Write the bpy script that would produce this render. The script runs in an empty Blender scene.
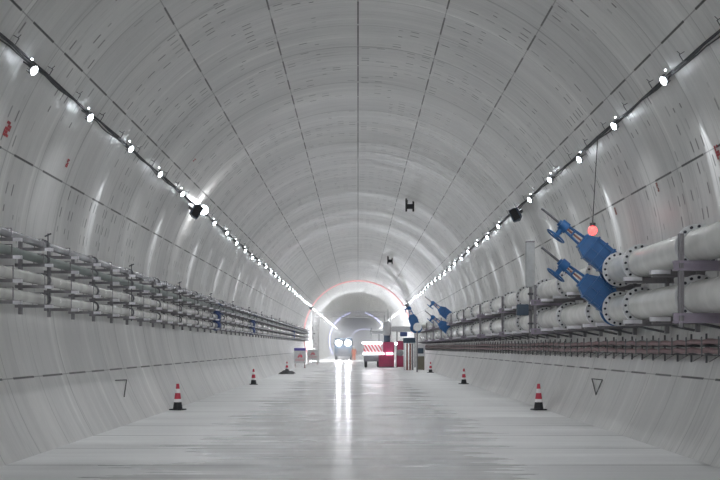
import bpy, math, random
from mathutils import Vector, Matrix
random.seed(7)
PI = math.pi
sc = bpy.context.scene
COL = sc.collection
R = 5.9          # inner radius of the lining
ZC = 3.01        # height of the tunnel axis above the roadway
CAMZ = 1.7
F = 1250.0       # focal length in pixels of the 720 px frame

# ------------------------------------------------------------------ node helpers
class NT:
    def __init__(s, m):
        s.t = m.node_tree; s.n = s.t.nodes; s.l = s.t.links
    def new(s, typ, **kw):
        n = s.n.new(typ)
        for k, v in kw.items(): setattr(n, k, v)
        return n
    def put(s, sock, v):
        if isinstance(v, (int, float)): sock.default_value = v
        elif isinstance(v, (tuple, list)): sock.default_value = v
        else: s.l.new(v, sock)
    def m(s, op, a, b=None, c=None, clamp=False):
        n = s.new('ShaderNodeMath', operation=op, use_clamp=clamp)
        s.put(n.inputs[0], a)
        if b is not None: s.put(n.inputs[1], b)
        if c is not None: s.put(n.inputs[2], c)
        return n.outputs[0]
    def xyz(s, x, y, z=0.0):
        n = s.new('ShaderNodeCombineXYZ')
        s.put(n.inputs[0], x); s.put(n.inputs[1], y); s.put(n.inputs[2], z)
        return n.outputs[0]
    def sep(s, v):
        n = s.new('ShaderNodeSeparateXYZ'); s.l.new(v, n.inputs[0]); return n.outputs
    def noise(s, vec, scale=1.0, detail=3.0, rough=0.5):
        n = s.new('ShaderNodeTexNoise'); s.l.new(vec, n.inputs['Vector'])
        n.inputs['Scale'].default_value = scale; n.inputs['Detail'].default_value = detail
        n.inputs['Roughness'].default_value = rough
        return n.outputs[0]
    def white(s, vec):
        n = s.new('ShaderNodeTexWhiteNoise', noise_dimensions='3D'); s.l.new(vec, n.inputs['Vector']); return n.outputs[0]
    def mapr(s, v, a, b, c, d, smooth=False):
        n = s.new('ShaderNodeMapRange', clamp=True)
        if smooth: n.interpolation_type = 'SMOOTHSTEP'
        s.put(n.inputs[0], v)
        for i, q in enumerate((a, b, c, d)): n.inputs[1+i].default_value = q
        return n.outputs[0]
    def mix(s, f, a, b):
        n = s.new('ShaderNodeMix', data_type='RGBA')
        s.put(n.inputs[0], f); s.put(n.inputs[6], a); s.put(n.inputs[7], b)
        return n.outputs[2]

def newmat(name):
    m = bpy.data.materials.new(name); m.use_nodes = True
    return m, NT(m), m.node_tree.nodes['Principled BSDF']

def mat(name, col, rough=0.5, metal=0.0, emit=None, es=0.0, var=0.12, ns=6.0, sample=True):
    m, t, b = newmat(name)
    c4 = (*col, 1)
    tc = t.new('ShaderNodeTexCoord').outputs['Object']
    n = t.noise(tc, ns, 4)
    lo = tuple(max(0, c*(1-var)) for c in col)+(1,); hi = tuple(min(1, c*(1+var)) for c in col)+(1,)
    t.l.new(t.mix(t.mapr(n, .3, .7, 0, 1), lo, hi), b.inputs['Base Color'])
    b.inputs['Metallic'].default_value = metal
    t.l.new(t.mapr(n, .3, .7, rough*.85, min(1, rough*1.15)), b.inputs['Roughness'])
    if emit:
        b.inputs['Emission Color'].default_value = (*emit, 1)
        b.inputs['Emission Strength'].default_value = es
        if not sample:
            m.cycles.emission_sampling = 'NONE'
    return m

# ---- concrete lining, in ring coordinates (u = arc length from the crown, v = length along the bore)
def lining_material():
    m, t, b = newmat('lining_concrete')
    uv = t.new('ShaderNodeUVMap', uv_map='ring_uv').outputs[0]
    u, v, _ = t.sep(uv)
    seg = R*PI/10
    ring = t.m('FLOOR', t.m('DIVIDE', v, 2.0))
    vm = t.m('SUBTRACT', t.m('DIVIDE', v, 2.0), ring)             # 0..1 within a ring
    par = t.m('MODULO', t.m('ABSOLUTE', ring), 2.0)
    sc_ = t.m('DIVIDE', u, seg)
    segi = t.m('FLOOR', t.m('DIVIDE', t.m('ADD', sc_, par), 2.0))
    ringn = t.white(t.xyz(ring, 3.0))
    segn = t.white(t.xyz(ring, segi, 7.0))
    streak = t.noise(t.xyz(t.m('MULTIPLY', u, .16), t.m('MULTIPLY', v, 2.6), 0.0), 1.0, 5, .62)
    streak2 = t.noise(t.xyz(t.m('MULTIPLY', u, .45), t.m('MULTIPLY', v, 7.0), 9.0), 1.0, 3, .6)
    cloud = t.noise(t.xyz(t.m('MULTIPLY', u, .5), t.m('MULTIPLY', v, .35), 4.0), 1.0, 4, .55)
    fine = t.noise(t.xyz(u, v, 2.0), 9.0, 4, .6)
    val = t.m('ADD', t.m('MULTIPLY', t.m('SUBTRACT', ringn, .5), .10), t.m('MULTIPLY', t.m('SUBTRACT', segn, .5), .05))
    val = t.m('ADD', val, t.m('MULTIPLY', t.m('SUBTRACT', streak, .5), .55))
    val = t.m('ADD', val, t.m('MULTIPLY', t.m('SUBTRACT', streak2, .5), .16))
    val = t.m('ADD', val, t.m('MULTIPLY', t.m('SUBTRACT', cloud, .5), .18))
    broad = t.noise(t.xyz(t.m('MULTIPLY', u, .05), t.m('MULTIPLY', v, .55), 6.0), 1.0, 2, .5)
    val = t.m('ADD', val, t.m('MULTIPLY', t.m('SUBTRACT', broad, .5), .55))
    val = t.m('ADD', val, t.m('MULTIPLY', t.m('SUBTRACT', fine, .5), .10))
    val = t.m('ADD', val, 1.0)
    val = t.m('SUBTRACT', val, t.mapr(streak2, .56, .74, 0, .30))
    val = t.m('ADD', val, t.mapr(streak, .60, .75, 0, .22))
    # longitudinal joints between segments
    k = t.m('ROUND', sc_)
    du = t.m('MULTIPLY', t.m('ABSOLUTE', t.m('SUBTRACT', sc_, k)), seg)
    crown = t.m('LESS_THAN', t.m('ABSOLUTE', k), .5)
    edge = t.m('ABSOLUTE', t.m('SUBTRACT', vm, .5))
    wobble = t.m('MULTIPLY', t.m('SUBTRACT', t.white(t.xyz(ring, k, 1.0)), .5), .08)
    lim = t.m('ADD', t.m('ADD', .33, t.m('MULTIPLY', crown, .16)), wobble)
    dash = t.m('MULTIPLY', t.mapr(du, .012, .024, 1, 0), t.m('LESS_THAN', edge, lim))
    thin = t.m('MULTIPLY', t.mapr(du, .006, .014, 1, 0), .5)
    # ring joints
    dv = t.m('MULTIPLY', t.m('SUBTRACT', .5, edge), 2.0)
    rj = t.m('MULTIPLY', t.mapr(dv, .008, .03, 1, 0), t.m('MULTIPLY_ADD', streak2, .4, .12))
    # bolt pockets: short dashes along the arc
    cu = t.m('DIVIDE', u, .37); cv = t.m('DIVIDE', v, .333)
    iu = t.m('FLOOR', cu); iv = t.m('FLOOR', cv)
    rnd = t.white(t.xyz(iu, iv, 5.0)); rnd2 = t.white(t.xyz(iu, iv, 8.0))
    group = t.white(t.xyz(t.m('FLOOR', t.m('DIVIDE', u, seg*.5)), t.m('FLOOR', t.m('DIVIDE', v, 1.0)), 6.0))
    fu = t.m('ABSOLUTE', t.m('SUBTRACT', t.m('SUBTRACT', cu, iu), .5))
    fv = t.m('ABSOLUTE', t.m('SUBTRACT', t.m('SUBTRACT', cv, iv), t.m('MULTIPLY_ADD', rnd2, .4, .3)))
    pk = t.m('MULTIPLY', t.mapr(fu, .22, .30, 1, 0), t.mapr(fv, .06, .12, 1, 0))
    pk = t.m('MULTIPLY', pk, t.mapr(rnd, .5, .8, 0, 1))
    pk = t.m('MULTIPLY', pk, t.m('MULTIPLY', t.m('GREATER_THAN', group, .45), t.m('LESS_THAN', t.m('ABSOLUTE', u), 9.6)))
    dark = t.m('MAXIMUM', t.m('MULTIPLY', dash, .95), t.m('MAXIMUM', rj, t.m('MAXIMUM', t.m('MULTIPLY', pk, .7), thin)))
    val = t.m('MULTIPLY', val, t.m('SUBTRACT', 1.0, dark))
    base = t.mix(t.mapr(cloud, .35, .65, 0, 1), (.64, .64, .63, 1), (.67, .665, .65, 1))
    mul = t.new('ShaderNodeVectorMath', operation='SCALE'); t.l.new(base, mul.inputs[0]); t.l.new(val, mul.inputs[3])
    t.l.new(mul.outputs[0], b.inputs['Base Color'])
    t.l.new(t.mapr(t.m('ADD', streak, t.m('MULTIPLY', t.m('SUBTRACT', ringn, .5), .3)), .3, .7, .32, .50), b.inputs['Roughness'])
    bump = t.new('ShaderNodeBump'); bump.inputs['Strength'].default_value = .6; bump.inputs['Distance'].default_value = .02
    t.l.new(t.m('ADD', t.m('MULTIPLY', streak, 1.2), t.m('MULTIPLY', fine, .15)), bump.inputs['Height'])
    t.l.new(bump.outputs[0], b.inputs['Normal'])
    return m

def floor_material():
    m, t, b = newmat('roadway_concrete')
    tc = t.new('ShaderNodeTexCoord').outputs['Object']
    x, y, _ = t.sep(tc)
    st = t.noise(t.xyz(t.m('MULTIPLY', x, .10), t.m('MULTIPLY', y, 1.1), 0.0), 1.0, 5, .65)
    st2 = t.noise(t.xyz(t.m('MULTIPLY', x, .35), t.m('MULTIPLY', y, .22), 3.0), 1.0, 4, .55)
    fine = t.noise(tc, 14.0, 4, .6)
    slab = t.m('FLOOR', t.m('DIVIDE', y, 3.0))
    fy = t.m('SUBTRACT', t.m('DIVIDE', y, 3.0), slab)
    dj = t.m('MULTIPLY', t.m('SUBTRACT', .5, t.m('ABSOLUTE', t.m('SUBTRACT', fy, .5))), 3.0)
    joint = t.m('MULTIPLY', t.mapr(dj, .02, .10, 1, 0), t.mapr(t.white(t.xyz(slab, 0.0)), 0, 1, .15, .6))
    sl = t.white(t.xyz(slab, 4.0))
    val = t.m('ADD', 1.0, t.m('MULTIPLY', t.m('SUBTRACT', st, .5), .7))
    val = t.m('ADD', val, t.m('MULTIPLY', t.m('SUBTRACT', st2, .5), .35))
    val = t.m('ADD', val, t.m('MULTIPLY', t.m('SUBTRACT', fine, .5), .12))
    val = t.m('ADD', val, t.m('MULTIPLY', t.m('SUBTRACT', sl, .5), .10))
    val = t.m('MULTIPLY', val, t.m('SUBTRACT', 1.0, joint))
    mul = t.new('ShaderNodeVectorMath', operation='SCALE'); mul.inputs[0].default_value = (.78, .785, .78)
    t.l.new(val, mul.inputs[3]); t.l.new(mul.outputs[0], b.inputs['Base Color'])
    # worn and damp in the middle of the carriageway, dry along the edges
    mid = t.mapr(t.m('ABSOLUTE', t.m('ADD', x, .3)), 1.2, 4.2, 0, .22, True)
    t.l.new(t.m('ADD', t.mapr(t.m('ADD', t.m('MULTIPLY', st, .75), t.m('MULTIPLY', st2, .25)), .36, .62, .09, .30), mid), b.inputs['Roughness'])
    bump = t.new('ShaderNodeBump'); bump.inputs['Strength'].default_value = .25; bump.inputs['Distance'].default_value = .01
    t.l.new(t.m('ADD', t.m('MULTIPLY', st, 1.0), t.m('MULTIPLY', fine, .2)), bump.inputs['Height'])
    t.l.new(bump.outputs[0], b.inputs['Normal'])
    return m

def stripe_material():
    m, t, b = newmat('red_white_stripes')
    tc = t.new('ShaderNodeTexCoord').outputs['Object']
    x, y, z = t.sep(tc)
    f = t.m('FRACT', t.m('MULTIPLY', t.m('ADD', x, t.m('MULTIPLY', z, .6)), 3.6))
    t.l.new(t.mix(t.m('GREATER_THAN', f, .5), (.75, .72, .72, 1), (.55, .10, .12, 1)), b.inputs['Base Color'])
    b.inputs['Roughness'].default_value = .45
    return m

M = {}
M['lining'] = lining_material()
M['road'] = floor_material()
M['stripe'] = stripe_material()
M['white_pipe'] = mat('cream_white_pipe_paint', (.71, .71, .68), .24, var=.07, ns=2.5)
M['flange'] = mat('grey_flange_paint', (.66, .67, .68), .42, .1)
M['bolt'] = mat('dark_bolts', (.015, .017, .03), .5)
M['grey_pipe'] = mat('dull_grey_pipe', (.60, .60, .57), .25, .15, var=.2, ns=1.7)
M['steel_pipe'] = mat('steel_pipe', (.40, .40, .42), .25, .4, var=.2, ns=1.7)
M['green_pipe'] = mat('green_grey_pipe', (.19, .22, .205), .45, .1, var=.25, ns=1.5)
M['steel'] = mat('galvanised_steel', (.24, .23, .245), .45, .35, var=.2)
M['steel_dark'] = mat('dark_steel', (.13, .13, .14), .5, .3, var=.2)
M['plate'] = mat('painted_lit_arm_end', (.74, .73, .77), .35, .1)  # pale colour stands in for light falling on the bracket arm ends
M['lilac'] = mat('lilac_grey_primer', (.33, .29, .36), .42, .1)
M['blue'] = mat('blue_valve_paint', (.016, .10, .27), .4, var=.15)
M['blue_dark'] = mat('navy_paint', (.03, .06, .18), .45)
M['black'] = mat('black_rubber', (.015, .016, .02), .6)
M['cable'] = mat('black_cable', (.03, .032, .038), .55)
M['redhose'] = mat('red_brown_hose', (.27, .17, .175), .5, var=.3)
M['cone_red'] = mat('cone_red', (.50, .035, .07), .45)
M['cone_white'] = mat('cone_reflective_white', (.85, .83, .83), .35)
M['red'] = mat('crimson_paint', (.33, .03, .09), .45, var=.2, ns=2)
M['white'] = mat('white_paint', (.75, .75, .76), .4)
M['greybox'] = mat('light_grey_box', (.43, .44, .45), .45, .05)
M['rust'] = mat('rust_red_paint', (.30, .12, .10), .6, .1, var=.35)
M['olive'] = mat('olive_grey', (.24, .22, .17), .6)
M['bluegrey'] = mat('blue_grey_box', (.05, .08, .12), .45)
M['orange'] = mat('orange_workwear', (.75, .20, .10), .7)
M['skin'] = mat('skin', (.50, .30, .22), .55)
M['navy'] = mat('dark_trousers', (.04, .05, .09), .8)
M['mark'] = mat('red_paint_marking', (.42, .06, .07), .6, var=.4, ns=9)
M['markdark'] = mat('dark_pencil_line', (.10, .10, .10), .7)
M['violet'] = mat('violet_blue_header', (.10, .08, .38), .5)
M['pink'] = mat('pink_red_print', (.70, .12, .16), .5)
M['glass'] = mat('dark_glass', (.02, .03, .04), .08)
M['lens'] = mat('lamp_lens', (.9, .93, 1), .3, emit=(.86, .93, 1), es=8, sample=False)
M['headlens'] = mat('headlamp_lens', (.9, .93, 1), .3, emit=(.88, .91, 1), es=18)
M['tube'] = mat('white_work_light', (.9, .93, 1), .3, emit=(.92, .93, 1), es=4)
M['ledblue'] = mat('blue_led_strip', (.4, .45, 1), .3, emit=(.50, .55, 1), es=2.6)
M['ledpink'] = mat('pink_led_strip', (1, .5, .5), .3, emit=(1, .52, .54), es=.28)
M['beacon'] = mat('red_beacon_lens', (1, .2, .15), .3, emit=(1, .06, .06), es=1.2, sample=False)

# ------------------------------------------------------------------ mesh builder
class MB:
    def __init__(s): s.v = []; s.f = []; s.sm = []
    def add(s, vs, fs, smooth=False):
        o = len(s.v); s.v += [tuple(v) for v in vs]
        for f in fs: s.f.append([i+o for i in f]); s.sm.append(smooth)
        return s
    def box(s, x0, x1, y0, y1, z0, z1, mtx=None, bev=0.0):
        if bev <= 0:
            vs = [Vector((x, y, z)) for x in (x0, x1) for y in (y0, y1) for z in (z0, z1)]
            fs = [(0,1,3,2),(4,6,7,5),(0,4,5,1),(2,3,7,6),(0,2,6,4),(1,5,7,3)]
        else:   # chamfered box: an octagon profile in x/z, inset ends in y
            b = bev
            def loop(y, i):
                a0, a1, c0, c1 = x0+i, x1-i, z0+i, z1-i
                return [Vector(p) for p in ((a0+b,y,c0),(a1-b,y,c0),(a1,y,c0+b),(a1,y,c1-b),(a1-b,y,c1),(a0+b,y,c1),(a0,y,c1-b),(a0,y,c0+b))]
            vs = loop(y0, b*.6)+loop(y0+b, 0)+loop(y1-b, 0)+loop(y1, b*.6)
            fs = [tuple(range(8)), tuple(range(31, 23, -1))]
            for k in range(3):
                for i in range(8):
                    j = (i+1) % 8
                    fs.append((k*8+i, k*8+8+i, k*8+8+j, k*8+j))
        if mtx: vs = [mtx @ v for v in vs]
        return s.add(vs, fs)
    def cyl(s, p0, p1, r0, r1=None, n=12, caps=True, smooth=True):
        p0 = Vector(p0); p1 = Vector(p1); r1 = r0 if r1 is None else r1
        d = (p1-p0).normalized(); a = d.orthogonal().normalized(); b = d.cross(a)
        vs = []
        for p, r in ((p0, r0), (p1, r1)):
            for i in range(n):
                t = 2*PI*i/n; vs.append(p + (a*math.cos(t)+b*math.sin(t))*r)
        s.add(vs, [(i, (i+1) % n, n+(i+1) % n, n+i) for i in range(n)], smooth)
        if caps:
            s.add(vs[:n], [tuple(range(n-1, -1, -1))]); s.add(vs[n:], [tuple(range(n))])
        return s
    def ring(s, p0, p1, ri, ro, n=28):       # a thick washer
        p0 = Vector(p0); p1 = Vector(p1)
        d = (p1-p0).normalized(); a = d.orthogonal().normalized(); b = d.cross(a)
        vs = []
        for p, r in ((p0, ri), (p0, ro), (p1, ro), (p1, ri)):
            for i in range(n):
                t = 2*PI*i/n; vs.append(p+(a*math.cos(t)+b*math.sin(t))*r)
        fs = []
        for k in range(4):
            for i in range(n):
                j = (i+1) % n; k2 = (k+1) % 4
                fs.append((k*n+i, k2*n+i, k2*n+j, k*n+j))
        return s.add(vs, fs)
    def lathe(s, prof, n=20, axis='z', o=(0, 0, 0), smooth=True):
        o = Vector(o); vs = []
        for r, h in prof:
            for i in range(n):
                t = 2*PI*i/n
                if axis == 'z': vs.append(o+Vector((r*math.cos(t), r*math.sin(t), h)))
                elif axis == 'y': vs.append(o+Vector((r*math.cos(t), h, r*math.sin(t))))
                else: vs.append(o+Vector((h, r*math.cos(t), r*math.sin(t))))
        fs = [(k*n+i, k*n+(i+1) % n, (k+1)*n+(i+1) % n, (k+1)*n+i) for k in range(len(prof)-1) for i in range(n)]
        return s.add(vs, fs, smooth)
    def tube(s, pts, r, n=6, smooth=True):
        pts = [Vector(p) for p in pts]; vs = []
        for i, p in enumerate(pts):
            d = (pts[min(i+1, len(pts)-1)]-pts[max(i-1, 0)]).normalized()
            a = d.cross(Vector((0, 0, 1)))
            a = a.normalized() if a.length > 1e-3 else Vector((1, 0, 0)); b = d.cross(a)
            for j in range(n):
                t = 2*PI*j/n; vs.append(p+(a*math.cos(t)+b*math.sin(t))*r)
        fs = [(k*n+i, k*n+(i+1) % n, (k+1)*n+(i+1) % n, (k+1)*n+i) for k in range(len(pts)-1) for i in range(n)]
        fs2 = [tuple(range(n)), tuple(range((len(pts)-1)*n, len(pts)*n))]
        return s.add(vs, fs, smooth).add(vs, fs2)
    def prism(s, poly, y0, y1, mtx=None):     # polygon in x/z extruded along y
        n = len(poly)
        vs = [Vector((x, y0, z)) for x, z in poly]+[Vector((x, y1, z)) for x, z in poly]
        if mtx: vs = [mtx @ v for v in vs]
        return s.add(vs, [tuple(range(n)), tuple(range(2*n-1, n-1, -1))]+[(i, n+i, n+(i+1) % n, (i+1) % n) for i in range(n)])
    def sphere(s, c, rx, ry=None, rz=None, n=12, m=8, half=False):
        ry = ry or rx; rz = rz or rx; c = Vector(c); vs = []; m0 = m//2 if half else 0
        for i in range(m0, m+1):
            p = PI*i/m
            for j in range(n):
                q = 2*PI*j/n
                vs.append(c+Vector((rx*math.sin(p)*math.cos(q), ry*math.sin(p)*math.sin(q), rz*math.cos(p))))
        k = m-m0
        return s.add(vs, [(a*n+j, a*n+(j+1) % n, (a+1)*n+(j+1) % n, (a+1)*n+j) for a in range(k) for j in range(n)], True)
    def build(s, name, m, parent=None):
        me = bpy.data.meshes.new(name); me.from_pydata(s.v, [], s.f)
        me.polygons.foreach_set('use_smooth', s.sm)
        me.materials.append(m); me.validate(clean_customdata=False)
        o = bpy.data.objects.new(name, me); COL.objects.link(o)
        if parent: o.parent = parent
        return o

def fixn(o):
    import bmesh
    bm = bmesh.new(); bm.from_mesh(o.data); bmesh.ops.remove_doubles(bm, verts=bm.verts, dist=1e-5)
    bmesh.ops.recalc_face_normals(bm, faces=bm.faces); bm.to_mesh(o.data); bm.free(); return o

def tag(o, label, cat, group=None, kind=None):
    o['label'] = label; o['category'] = cat
    if group: o['group'] = group
    if kind: o['kind'] = kind
    return o
def empty(name, loc=(0, 0, 0), rot=(0, 0, 0)):
    e = bpy.data.objects.new(name, None); COL.objects.link(e); e.location = loc; e.rotation_euler = rot
    e.empty_display_size = .1
    return e
def kids(o): return list(o.children)
def copy_tree(o, parent=None):
    c = o.copy(); COL.objects.link(c); c.parent = parent
    for ch in kids(o): copy_tree(ch, c)
    return c
def struct(o): o['kind'] = 'structure'; return o

def xoff(y):                 # the bore bends gently to the right far away
    return 0.0 if y < 330 else (y-330)**2/10000.0
def wallx(z): return math.sqrt(R*R-(z-ZC)**2)
def onwall(s, a, r, y):      # point at angle a from the crown, side s
    return (s*r*math.sin(a)+xoff(y), y, ZC+r*math.cos(a))

# ------------------------------------------------------------------ the bore
def lining(name, a0, a1, step=3.0):
    n = int(round(abs(a1-a0)/step))
    angs = [math.radians(a0+(a1-a0)*i/n) for i in range(n+1)]
    loops = []
    rng = random.Random(11)
    y = -26.0; prev = 0.0
    loops.append((y, 0.0))
    while y < 330:
        d = rng.uniform(-.003, .003)
        loops += [(y+.03, d), (y+.08, d), (y+1.0, d+rng.uniform(-.004, .004)), (y+1.92, d), (y+1.97, d), (y+2.0, .005)]
        y += 2.0
    while y < 760:
        y += 5.0; loops.append((y, 0.0))
    vs = []; uvs = []
    for yy, d in loops:
        xo = xoff(yy)
        for a in angs:
            r = R+d
            vs.append((r*math.sin(a)+xo, yy, ZC+r*math.cos(a))); uvs.append((R*a, yy))
    w = len(angs)
    fs = [(k*w+i, k*w+i+1, (k+1)*w+i+1, (k+1)*w+i) for k in range(len(loops)-1) for i in range(w-1)]
    me = bpy.data.meshes.new(name); me.from_pydata(vs, [], fs)
    me.polygons.foreach_set('use_smooth', [True]*len(fs))
    uvl = me.uv_layers.new(name='ring_uv')
    flat = []
    for f in fs:
        for i in f: flat += [uvs[i][0], uvs[i][1]]
    uvl.data.foreach_set('uv', flat)
    me.materials.append(M['lining']); me.update()
    o = bpy.data.objects.new(name, me); COL.objects.link(o)
    return struct(o)
lining('wall_left', -126, -54); lining('ceiling', -54, 54); lining('wall_right', 54, 126)
ys = [-26+4*i for i in range(200)]
W = wallx(0)+.02
vs = []
for y in ys: vs += [(-W+xoff(y), y, 0), (W+xoff(y), y, 0)]
fl = MB().add(vs, [(2*i, 2*i+1, 2*i+3, 2*i+2) for i in range(len(ys)-1)]).build('floor', M['road']); struct(fl)

# ------------------------------------------------------------------ lamp strings
A_L = math.atan2(5.04, 3.07)
LAMP_W = 42.0
def lamp_light(name, W_, soft=.055):
    l = bpy.data.lights.new(name, 'SPOT'); l.energy = W_; l.shadow_soft_size = soft; l.color = (.94, .965, 1)
    l.spot_size = math.radians(165); l.spot_blend = .9
    return l
LL = lamp_light('lamp_light', LAMP_W)
LFAR = lamp_light('lamp_light_far', LAMP_W*4, .2)
LMID = lamp_light('lamp_light_mid', LAMP_W*1.35, .08)
BEAM = bpy.data.lights.new('lamp_beam', 'SPOT'); BEAM.energy = 55; BEAM.spot_size = math.radians(22); BEAM.spot_blend = .6; BEAM.shadow_soft_size = .02; BEAM.color = (.9, .95, 1)
def make_lamp(s):
    e = empty('floodlight')
    # local +z towards the wall, local x*s runs down the wall
    MB().box(-.010, .010, -.085, -.075, -.11, .05).box(-.010, .010, .075, .085, -.11, .05).box(-.010, .010, -.085, .085, .04, .05).build('bracket', M['steel_dark'], e)
    h = MB().box(s*.02-.085, s*.02+.085, -.06, .06, -.14, -.07, bev=.015)
    for k in range(5): h.box(s*.02-.075+.034*k, s*.02-.067+.034*k, -.055, .055, -.07, -.045)
    h.build('housing', M['steel_dark'], e)
    MB().sphere((s*.03, -.02, -.14), .075, .06, .045, 14, 8).build('lens', M['lens'], e)
    MB().sphere((s*-.10, -.06, -.04), .016, n=8, m=6).build('pilot_lamp', M['lens'], e)
    lo = bpy.data.objects.new('lamp_light', LL); COL.objects.link(lo); lo.parent = e
    lo.location = (s*.04, -.03, -.23)
    lo.rotation_euler = (0, s*math.radians(-32), 0)      # aims down and in
    return e
for s, off, side in ((-1, 0.0, 'left'), (1, 1.0, 'right')):
    proto = make_lamp(s)
    tag(proto, 'small bright white floodlight on the cable string along the %s side of the tunnel roof' % side, 'lamp', 'floodlights along the %s cable string' % side)
    first = True
    for k in range(-2, 72):
        y = 19.0+3.95*k+off
        if s < 0 and k == 5: continue
        if k < 0 and k % 2: continue
        o = copy_tree(proto)
        j = random.uniform(-.01, .01)
        if k % 2 == 0 and 14 < y < 108:      # every second lamp also throws a narrow beam down the lining
            bo = bpy.data.objects.new('lamp_beam', BEAM); COL.objects.link(bo); bo.parent = o
            bo.location = (s*.10, -.03, -.16); bo.rotation_euler = (0, s*math.radians(-91), 0)
        if y > 142:
            for ch in o.children:
                if ch.type == 'LIGHT': ch.data = LFAR
        elif y > 60:
            for ch in o.children:
                if ch.type == 'LIGHT' and ch.data == LL: ch.data = LMID
        o.location = onwall(s, A_L+.008+j, R-.06, y); o.rotation_euler = (random.uniform(-.05, .05), s*(A_L+.012), 0)
    for ch in kids(proto): bpy.data.objects.remove(ch)
    bpy.data.objects.remove(proto)
    # cable bundle pinned to the lining
    e = empty('cable_bundle', (0, 0, 0))
    tag(e, 'black cable bundle carrying the floodlights along the %s side of the roof' % side, 'cable')
    for c in range(3):
        pts = []
        y = -20.0
        while y < 300:
            ph = (y % 2.0)/2.0
            sag = .022*math.sin(PI*ph)*(1+.6*math.sin(y*1.7+c*2))*(.3+.35*c)
            a = A_L+(sag+.012*math.sin(y*.9+c*2.1))/R+.003*(c-1)
            pts.append(onwall(s, a, R-.045-.025*(c % 2), y)); y += .5 if y < 120 else 2.0
        MB().tube(pts, (.019, .015, .011)[c], 6).build('cable', M['cable'], e)
    for k in range(60):
        y = 10+2*k+off
        mt = Matrix.Translation(Vector(onwall(s, A_L-.012, R-.03, y))) @ Matrix.Rotation(s*A_L, 4, 'Y')
        MB().box(-.07, .07, -.008, .008, -.075, -.065, mt).box(-.07, -.06, -.008, .008, -.07, .02, mt).box(.06, .07, -.008, .008, -.07, .02, mt).cyl(mt@Vector((-s*.06, 0, -.05)), mt@Vector((-s*.13, 0, -.07)), .006, n=5).build('clip', M['steel_dark'], e)

# roof loudspeakers under the lamp strings
def make_speaker(s):
    e = empty('loudspeaker')
    MB().prism([(-.24, -.30), (.20, -.34), (.26, -.12), (.14, .03), (-.16, .03), (-.24, -.1)], -.17, .17).build('cabinet', M['bluegrey'], e)
    g = MB()
    for k in range(7): g.box(-.20+.062*k, -.18+.062*k, -.185, -.17, -.27, -.04)
    g.box(-.21, .21, -.178, -.172, -.28, -.03); g.build('grille', M['black'], e)
    MB().box(-.03, .03, -.19, -.17, .0, .14).box(-.03, .03, .17, .19, .0, .14).box(-.05, .05, -.2, .2, .13, .15).build('bracket', M['steel_dark'], e)
    return e
sp = {s: make_speaker(s) for s in (-1, 1)}
for s, y, lab, first in ((-1, 37.9, 'dark loudspeaker hanging under the large lamp of the left string', True), (1, 38.9, 'dark loudspeaker hanging under the right lamp string above the grey antenna', True),
                   (-1, 131.0, 'small far loudspeaker at the left end of the pink light arc', False), (1, 126.0, 'small far loudspeaker on the right lamp string above the far blue valves', False)):
    o = sp[s] if first else copy_tree(sp[s])
    o.location = onwall(s, A_L+.028, R-.12, y); o.rotation_euler = (0, s*(A_L+.05), s*-.25)
    o.scale = (.85,)*3
    tag(o, lab, 'loudspeaker')
# the bigger lamp beside the left loudspeaker
e = empty('work_lamp', onwall(-1, A_L-.005, R-.10, 39.2), (0, -A_L, 0))
tag(e, 'large bright work lamp directly above the left loudspeaker', 'lamp')
MB().box(-.14, .14, -.05, .10, -.16, -.02, bev=.02).build('housing', M['steel_dark'], e)
MB().sphere((0, -.06, -.12), .15, .06, .15, 14, 8).build('lens', M['lens'], e)
lo = bpy.data.objects.new('lamp_light', bpy.data.lights.new('work_lamp_light', 'POINT')); COL.objects.link(lo); lo.parent = e
lo.data.energy = 10; lo.data.shadow_soft_size = .1; lo.location = (0, -.25, -.35)

# ------------------------------------------------------------------ right side: big pipes
PX = 5.3; PZ = (3.27, 2.475); PR = .26
BOLT = []
def make_section(L, r=PR, fr=.355, m='white_pipe', fm='flange', bolts=16, n=24, name='pipe_section', ft=.035):
    e = empty(name)
    MB().cyl((0, 0, 0), (0, L, 0), r, n=n, caps=False).build('barrel', M[m], e)
    for y0 in (0.0, L-ft):
        f = MB().ring((0, y0, 0), (0, y0+ft, 0), r-.004, fr, n).build('flange', M[fm], e)
        if bolts:
            for k in range(bolts):
                t = 2*PI*k/bolts
                x = math.cos(t)*(fr+r)*.5; z = math.sin(t)*(fr+r)*.5
                if y0 == 0: q = BOLT[0] if BOLT else None; yy = 0
                else: q = BOLT[0] if BOLT else None; yy = L-ft-.022
                if q is None:
                    o = MB().cyl((0, -.018, 0), (0, .02, 0), .025, n=6).build('bolt', M['bolt'], f); BOLT.append(o)
                else:
                    o = q.copy(); COL.objects.link(o); o.parent = f
                o.location = (x, yy, z)
    return e
spans = [(11.5, 15.48), (15.5, 19.48), (19.5, 23.38), (23.4, 25.32), (25.68, 27.2)]
y = 27.22
while y+4 < 69: spans.append((y, y+3.98)); y += 4
spans += [(y, 69.82), (70.18, 74.0)]; y = 74.02
while y < 102: spans.append((y, y+3.98)); y += 4
protos = {}
for row, z in enumerate(PZ):
    nm = ('upper', 'lower')[row]
    for y0, y1 in spans:
        L = round(y1-y0, 3)
        key = (L, y0 > 70)
        if key not in protos: protos[key] = make_section(L, bolts=0 if y0 > 70 else 16); o = protos[key]
        else: o = copy_tree(protos[key])
        o.location = (PX, y0, z)
        if y1 < 25.5: g = ('before the blue valves', 'near')
        elif y1 < 69.9: g = ('between blue valves', 'middle')
        else: g = ('past the blue valves', 'far')
        tag(o, 'white flanged pipe in the %s row on the right wall, %s' % (nm, g[0]), 'pipe', '%s sections of the %s right pipeline' % (g[1], nm))

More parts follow.
